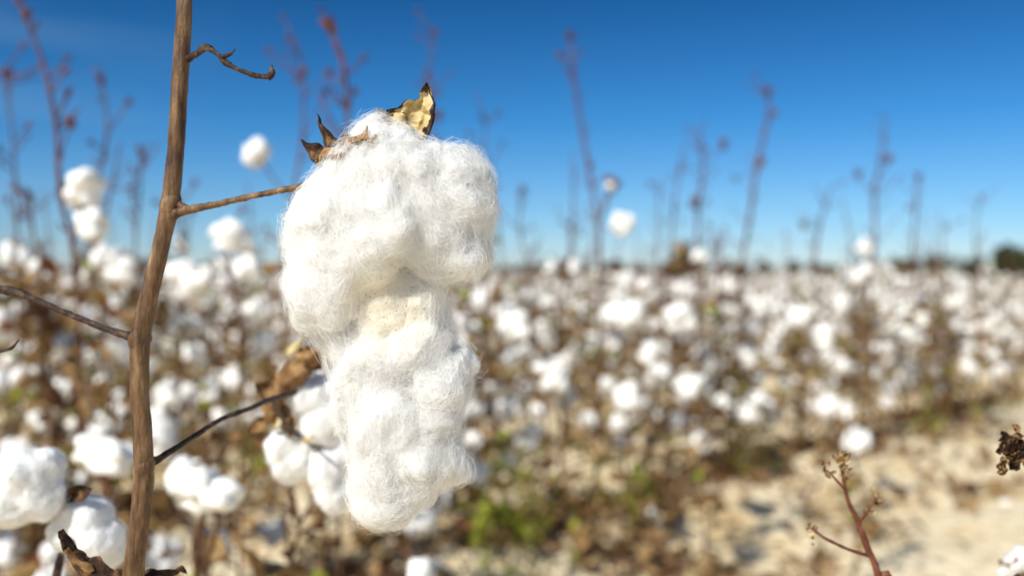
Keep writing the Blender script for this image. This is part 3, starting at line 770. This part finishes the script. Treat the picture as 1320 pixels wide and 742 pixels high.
placed_plant([(1050, 420), (1056, 460), (1060, 560)], 2.9, .003, [(1058, 435, .042), (1030, 410, .034), (1068, 520, .036)], [], 36, "cotton plant with large open white bolls", 3, red=False)

# ---------------------------------------------- close red twig and dark burr
g = Vector((.17, .44, -.02)); e = root("cotton_plant", g)
setup(e, "thin bare reddish twig with withered tan bud tip", "cotton plant", GROUP)
a = Acc(); dt = .47
stem(a, [at(1084, 600, dt), at(1092, 640, dt), at(1106, 672, dt), at(1118, 705, dt), at(1132, 742, dt), at(1150, 850, dt), g+Vector((0, 0, .2)), g], [.0008, .0010, .0013, .0015, .0017, .0026, .003, .0035], 12, 0, .25, 10, 500)
stem(a, [at(1121, 716, dt), at(1095, 708, dt-.004), at(1065, 694, dt-.006), at(1046, 680, dt-.006)], [.0011, .0007, .0008, .0006], 8, 0, .3, 8, 500)
stem(a, [at(1108, 672, dt), at(1118, 660, dt-.004), at(1130, 640, dt-.006)], [.0009, .0006, .0005], 8, 0, .3, 6, 500)
stem(a, [at(1090, 632, dt), at(1078, 618, dt-.003), at(1066, 606, dt-.005)], [.0007, .0005, .0005], 8, 0, .3, 6, 500)
obj("stalk", mesh_from(a, "stalk", [M_TWIG]), e, True)
r2 = random.Random(31)
for grp in ([(1084, 594, .0048, 14), (1086, 606, .0036, 8)], [(1065, 605, .0036, 7)], [(1046, 682, .0036, 6), (1048, 692, .003, 4)], [(1128, 646, .0034, 7), (1120, 658, .0028, 5)]):
    a = Acc()
    for (u, v, s, n) in grp:
        for k in range(n):
            leafshape(a, at(u+r2.gauss(0, 3), v+r2.gauss(0, 5), dt-.004+r2.gauss(0, .0015)), Vector((r2.gauss(0, .7), r2.gauss(0, .7), r2.gauss(.6, 1))), Vector((r2.random(), -1, .2)), s*r2.uniform(.6, 1.3), s*.5, 0 if r2.random() < .7 else 1, rng=r2)
    obj("withered_bud", mesh_from(a, "withered_bud", [M_BURR, M_BRACT]), e, True)

g = Vector((.30, .46, -.02)); e = root("cotton_plant", g)
setup(e, "dry cotton stalk with dark shrivelled burr and small boll", "cotton plant", GROUP)
a = Acc()
stem(a, [at(1308, 590, .45), at(1345, 600, .45), at(1370, 700, .455), at(1380, 850, .46), g], [.0015, .002, .0025, .003, .004], 10, 0, .2, 8)
stem(a, [at(1370, 780, .455), at(1325, 762, .458), at(1310, 740, .46)], [.002, .0018, .0015], 8, 0, .2)
obj("stalk", mesh_from(a, "stalk", [M_BARKD]), e, True)
a = Acc(); r2 = random.Random(77)
for k in range(60):
    leafshape(a, at(1304+r2.gauss(0, 9), 583+r2.gauss(0, 9), .45+r2.gauss(0, .003)), Vector((r2.gauss(0, 1), r2.gauss(0, 1), r2.gauss(0, 1))), Vector((r2.random(), -1, .2)), .006*r2.uniform(.4, 1.2), .0035, 0 if r2.random() < .85 else 1, rng=r2, cup=.6)
obj("burr", mesh_from(a, "burr", [M_BURRD, M_BURR]), e, True)
near_boll(e, g, [(1306, 728, 11, 10, 14, 0), (1318, 716, 10, 12, 14, 0), (1292, 738, 8, 6, 10, 0)], .62, 41, 1200, .0014, at(1310, 738, .62), Vector((-.4, 0, .8)), .012, .8)

# ------------------------------------------------------------------ ground (one sheet)
xs = np.unique(np.concatenate([-np.geomspace(6, 900, 40), np.arange(-6, 12, .07), np.geomspace(12, 900, 40)]))
ys = np.unique(np.concatenate([np.linspace(-60, -1, 12), np.arange(-1, 14, .07), np.geomspace(14, 1500, 60)]))
nx, ny = len(xs), len(ys)
V = [(float(x), float(y), ground_h(x, y)) for y in ys for x in xs]
Fc = [(j*nx+i, j*nx+i+1, (j+1)*nx+i+1, (j+1)*nx+i) for j in range(ny-1) for i in range(nx-1)]
m, nt, b = new_mat("sandy_soil")
tc, mp, nz, cr = noise_ramp(nt, 2.6, [(0.26, (0.50, 0.32, 0.14)), (0.38, (0.78, 0.58, 0.31)), (0.52, (0.93, 0.79, 0.54))], detail=10, rough=.68)
n2 = N(nt, 'ShaderNodeTexNoise'); n2.inputs['Scale'].default_value = 26; n2.inputs['Detail'].default_value = 8
nt.links.new(tc.outputs['Object'], n2.inputs['Vector'])
c2 = N(nt, 'ShaderNodeValToRGB'); c2.color_ramp.elements[0].position = .28; c2.color_ramp.elements[0].color = (.55, .47, .38, 1)
c2.color_ramp.elements[1].position = .5; c2.color_ramp.elements[1].color = (1.0, 1.0, 1.0, 1)
nt.links.new(n2.outputs['Fac'], c2.inputs['Fac'])
mx = N(nt, 'ShaderNodeMix', data_type='RGBA', blend_type='MULTIPLY'); mx.inputs[0].default_value = 1
nt.links.new(cr.outputs[0], mx.inputs[6]); nt.links.new(c2.outputs[0], mx.inputs[7]); nt.links.new(mx.outputs[2], b.inputs['Base Color'])
b.inputs['Roughness'].default_value = .95; b.inputs['Specular IOR Level'].default_value = .1
bump(nt, b, n2.outputs['Fac'], .8, .025)
me = bpy.data.meshes.new("ground"); me.from_pydata(V, [], Fc); me.materials.append(m)
me.polygons.foreach_set('use_smooth', [True]*len(Fc)); me.update()
o = obj("ground", me); setup(o, "sandy tan soil of the cotton field", "ground", None, "structure")

r = random.Random(88); a = Acc()
for i in range(40000):
    y = 1.2+9*r.random()**1.3; x = r.uniform(-.56, .56)*y+r.uniform(-.3, .3)
    q = abs((((y-x-D0)/RS)+.5) % 1.0-.5)*RS       # distance from the nearest row (m)
    pn = noise.noise(Vector((x*2.2, y*3.2, 7)))+.5*noise.noise(Vector((x*7, y*7, 1)))
    front = D0-(y-x)                               # >0: strip in front of the first row
    dens = math.exp(-(q/.24)**2)*.95+.18
    if front > .15: dens = max(0, .85-front*.6) if front < 1.4 else .25*(x < .2)
    if front > .15 and x > .8: dens *= .45
    if r.random() > dens*max(0, .45+1.9*pn): continue
    s = r.uniform(.010, .036)
    z = ground_h(x, y)+r.uniform(.002, .035)
    an = r.random()*6.28; tl = r.gauss(0, .6)
    d1 = Vector((math.cos(an), math.sin(an), tl))*s; d2 = Vector((-math.sin(an), math.cos(an), r.gauss(0, .5)))*s*.7
    p = Vector((x, y, z))
    a.add([p-d1, p-d2*.9, p+d1, p+d2+Vector((0, 0, s*.3))], [(0, 1, 2), (0, 2, 3)], r.choice([0, 0, 0, 1, 2]))
o = obj("leaf_litter", mesh_from(a, "leaf_litter", [M_LBR, M_STALK, M_BURR], False)); setup(o, "scattered dry brown leaves and stems on soil", "leaf litter", None, "stuff")
a = Acc(); cnt = 0
for i in range(1600):
    y = 1.8+5*r.random(); x = r.uniform(-.5, .53)*y
    front = D0-(y-x)
    if front > 1.1 or (front > .2 and r.random() < .5+.3*(x > 1)): continue
    q = abs((((y-x-D0)/RS)+.5) % 1.0-.5)*RS
    if front < 0 and q > .3: continue
    z = ground_h(x, y); hh = r.uniform(.03, .14); lx, ly = r.gauss(0, .05), r.gauss(0, .05)
    p0 = Vector((x, y, z)); p1 = Vector((x+lx, y+ly, z+hh))
    tube(a, [p0, p0.lerp(p1, .5)+Vector((r.gauss(0, .01), 0, .01)), p1], [.0022, .0016, .001], 4, 0)
    for j in range(r.randint(1, 4)):
        leafshape(a, p0.lerp(p1, r.uniform(.3, 1)), Vector((r.gauss(0, 1), r.gauss(0, 1), r.gauss(0, .6))), Vector((0, r.random(), 1)), r.uniform(.015, .04), r.uniform(.01, .028), 1 if r.random() < .75 else 2, rng=r, nu=2, nv=2)
o = obj("dry_stubble", mesh_from(a, "dry_stubble", [M_STALK, M_LBR, M_LRED])); setup(o, "low dry twigs and dead leaves on the soil", "dry stubble", None, "stuff")
a = Acc(); v, f = ico(2)
for i in range(360):
    k = r.randrange(-1, 6); y = 1.9+8*r.random(); x = y-(D0+RS*k+r.gauss(0, .25))
    if abs(x) > .55*y+.5: continue
    s = r.uniform(.005, .018); p = Vector((x, y, ground_h(x, y)+s*.6)); o3 = Vector((i, 0, 0))
    a.add([p+Vector((q[0], q[1], q[2]*.6))*s*(1+.5*noise.noise(Vector(q)*1.7+o3)) for q in v], f, 0)
o = obj("cotton_scraps", mesh_from(a, "cotton_scraps", [M_COTF])); setup(o, "fallen tufts of white cotton on the soil", "cotton scraps", None, "stuff")
a = Acc()
for i in range(76):
    if i < 24:
        yq = [2.45, 2.75, 2.4, 3.4, 2.35][i % 5]+r.gauss(0, .08); xq = [-.05, .31, -.03, .85, .02][i % 5]+r.gauss(0, .07)
    else:
        k = r.randrange(0, 4); yq = 2.0+5*r.random(); xq = yq-(D0+RS*k+r.gauss(-.12, .15))
    zq = ground_h(xq, yq); H = r.uniform(.06, .30)
    tube(a, [Vector((xq, yq, zq)), Vector((xq+.02, yq, zq+H))], [.002, .001], 4, 0)
    for j in range(10):
        p = Vector((xq+r.gauss(0, .03), yq+r.gauss(0, .03), zq+H*r.uniform(.2, 1)))
        leafshape(a, p, Vector((r.gauss(0, 1), r.gauss(0, 1), r.gauss(.2, .5))), Vector((0, 0, 1)), r.uniform(.015, .038), r.uniform(.012, .028), 0, rng=r, nu=2, nv=2)
o = obj("weeds", mesh_from(a, "weeds", [M_LGR])); setup(o, "low green weeds between the cotton rows", "weeds", None, "stuff")

# ------------------------------------------------------------------ far tree line + shrubs
r = random.Random(4); a = Acc()
def foliage(a, c, rx, rz, n, s, mi, r):
    for i in range(n):
        u = Vector((r.gauss(0, 1), r.gauss(0, 1), r.gauss(0, 1))).normalized()*(r.random()**.4)
        p = c+Vector((u.x*rx, u.y*rx, u.z*rz))
        d1 = Vector((r.gauss(0, 1), r.gauss(0, 1), r.gauss(0, 1))).normalized()*s*r.uniform(.5, 1.3)
        d2 = Vector((r.gauss(0, 1), r.gauss(0, 1), r.gauss(0, 1))).normalized()*s*r.uniform(.5, 1.3)
        a.add([p-d1, p-d2, p+d1, p+d2], [(0, 1, 2, 3)], mi)
for i in range(170):
    x = -190+380*i/170+r.gauss(0, 1.5); y = 300+r.gauss(0, 12)
    h = 2.0+3.0*max(0, noise.noise(Vector((x*.022, 0, 5))))*2+r.random()*1.5
    if x > 115: h += 3.5
    tube(a, [Vector((x, y, -.5)), Vector((x, y, h*.7))], [.2, .08], 5, 1)
    foliage(a, Vector((x, y, h*.55)), 2.6, h*.5, 90, .55, 0, r)
o = obj("tree_line", mesh_from(a, "tree_line", [M_TREE, M_STALK], False)); setup(o, "far-off dark tree line along the horizon", "tree line", None, "stuff")
def shrub(u, d, w, h, seed, label, mat):
    r = random.Random(seed); g = Vector(((u-660)/F*d, d, -.02)); e = root("shrub", g)
    setup(e, label, "shrub")
    a = Acc(); L = Acc()
    for k in range(26):
        an = r.random()*6.3; ee = Vector((math.cos(an)*w*.5*r.random(), math.sin(an)*w*.5*r.random(), 0))
        ee.z = h*(1-(ee.length/(w*.62))**2)*r.uniform(.7, 1)
        tube(a, [g, g+ee*.5+Vector((0, 0, .1)), g+ee], [.03, .02, .006], 5, 0)
        foliage(L, g+ee*r.uniform(.75, .95), w*.14, h*.16, 110, .07, 0, r)
    obj("branches", mesh_from(a, "branches", [M_STALK]), e, True); obj("foliage", mesh_from(L, "foliage", [mat], False), e, True)
shrub(880, 18, 1.5, 1.20, 1, "brownish leafy shrub rising above the cotton rows", M_SHRUB)
shrub(1304, 20, 1.5, 1.30, 2, "dark olive shrub at the field edge", M_TREE)
shrub(1255, 26, 1.9, 1.06, 4, "low dark olive shrub at the field edge", M_TREE)
shrub(1168, 26, 1.6, 1.04, 3, "small brown shrub at the field edge", M_SHRUB)
shrub(945, 26, 1.4, .98, 5, "small brown shrub at the field edge", M_SHRUB)

# ------------------------------------------------------------------ light, sky, camera
S = Vector((-.49, -.60, .63)).normalized()
el = math.asin(S.z); az = math.atan2(S.x, S.y)
w = bpy.data.worlds.new("World"); scene.world = w; w.use_nodes = True
nt = w.node_tree; bg = nt.nodes['Background']
sky = N(nt, 'ShaderNodeTexSky', sky_type='NISHITA'); sky.sun_disc = False
sky.sun_elevation = el; sky.sun_rotation = az % (2*math.pi); sky.altitude = 200; sky.air_density = 1.0; sky.dust_density = 0.0; sky.ozone_density = 1.5
tc = N(nt, 'ShaderNodeTexCoord'); sx = N(nt, 'ShaderNodeSeparateXYZ'); nt.links.new(tc.outputs['Generated'], sx.inputs[0])
cr = N(nt, 'ShaderNodeValToRGB'); e_ = cr.color_ramp.elements
e_[0].position = 0.0; e_[0].color = (.40, .51, .76, 1)
e_[1].position = 1.0; e_[1].color = (.95, .85, .74, 1)
for p, c in [(.05, (.27, .46, .72)), (.15, (.10, .35, .62)), (.28, (.035, .21, .41)), (.45, (.52, .53, .54))]:
    q = e_.new(p); q.color = (*c, 1)
nt.links.new(sx.outputs['Z'], cr.inputs['Fac'])
mx = N(nt, 'ShaderNodeMix', data_type='RGBA', blend_type='MULTIPLY'); mx.inputs[0].default_value = 1
nt.links.new(sky.outputs[0], mx.inputs[6]); nt.links.new(cr.outputs[0], mx.inputs[7])
mp = N(nt, 'ShaderNodeMapping'); mp.inputs['Scale'].default_value = (1.2, 1.2, 9); mp.inputs['Location'].default_value = (2.3, .4, .6)
nt.links.new(tc.outputs['Generated'], mp.inputs['Vector'])
nz = N(nt, 'ShaderNodeTexNoise'); nz.inputs['Scale'].default_value = 2.2; nz.inputs['Detail'].default_value = 6
nt.links.new(mp.outputs[0], nz.inputs['Vector'])
mr_ = N(nt, 'ShaderNodeMapRange'); mr_.inputs['From Min'].default_value = .45; mr_.inputs['From Max'].default_value = .75; mr_.inputs['To Max'].default_value = .35
nt.links.new(nz.outputs['Fac'], mr_.inputs['Value'])
mk = N(nt, 'ShaderNodeMapRange'); mk.inputs['From Min'].default_value = -.25; mk.inputs['From Max'].default_value = -.45
nt.links.new(sx.outputs['X'], mk.inputs['Value'])
mm_ = N(nt, 'ShaderNodeMath', operation='MULTIPLY'); nt.links.new(mr_.outputs[0], mm_.inputs[0]); nt.links.new(mk.outputs[0], mm_.inputs[1])
mc = N(nt, 'ShaderNodeMix', data_type='RGBA'); nt.links.new(mm_.outputs[0], mc.inputs[0]); nt.links.new(mx.outputs[2], mc.inputs[6])
mc.inputs[7].default_value = (1.8, 2.9, 4.2, 1)
nt.links.new(mc.outputs[2], bg.inputs['Color'])
bg.inputs['Strength'].default_value = .15
L = bpy.data.lights.new("sun", 'SUN'); L.energy = 5.0; L.angle = math.radians(.53); L.color = (1, .965, .89)
so = bpy.data.objects.new("sun", L); COL.objects.link(so); so.rotation_euler = (-S).to_track_quat('-Z', 'Y').to_euler()
cam = bpy.data.cameras.new("camera"); co = bpy.data.objects.new("camera", cam); COL.objects.link(co)
co.location = (0, 0, CH); co.rotation_euler = (math.radians(90), 0, 0)
cam.lens = 35; cam.sensor_width = 36; cam.shift_y = -19/1320; cam.clip_start = .02; cam.clip_end = 4000
cam.dof.use_dof = True; cam.dof.focus_distance = .386; cam.dof.aperture_fstop = 5.8
scene.camera = co
scene.view_settings.view_transform = 'Standard'; scene.view_settings.look = 'None'; scene.view_settings.exposure = 0
for o in bpy.data.objects:
    if "_w" in o: del o["_w"]
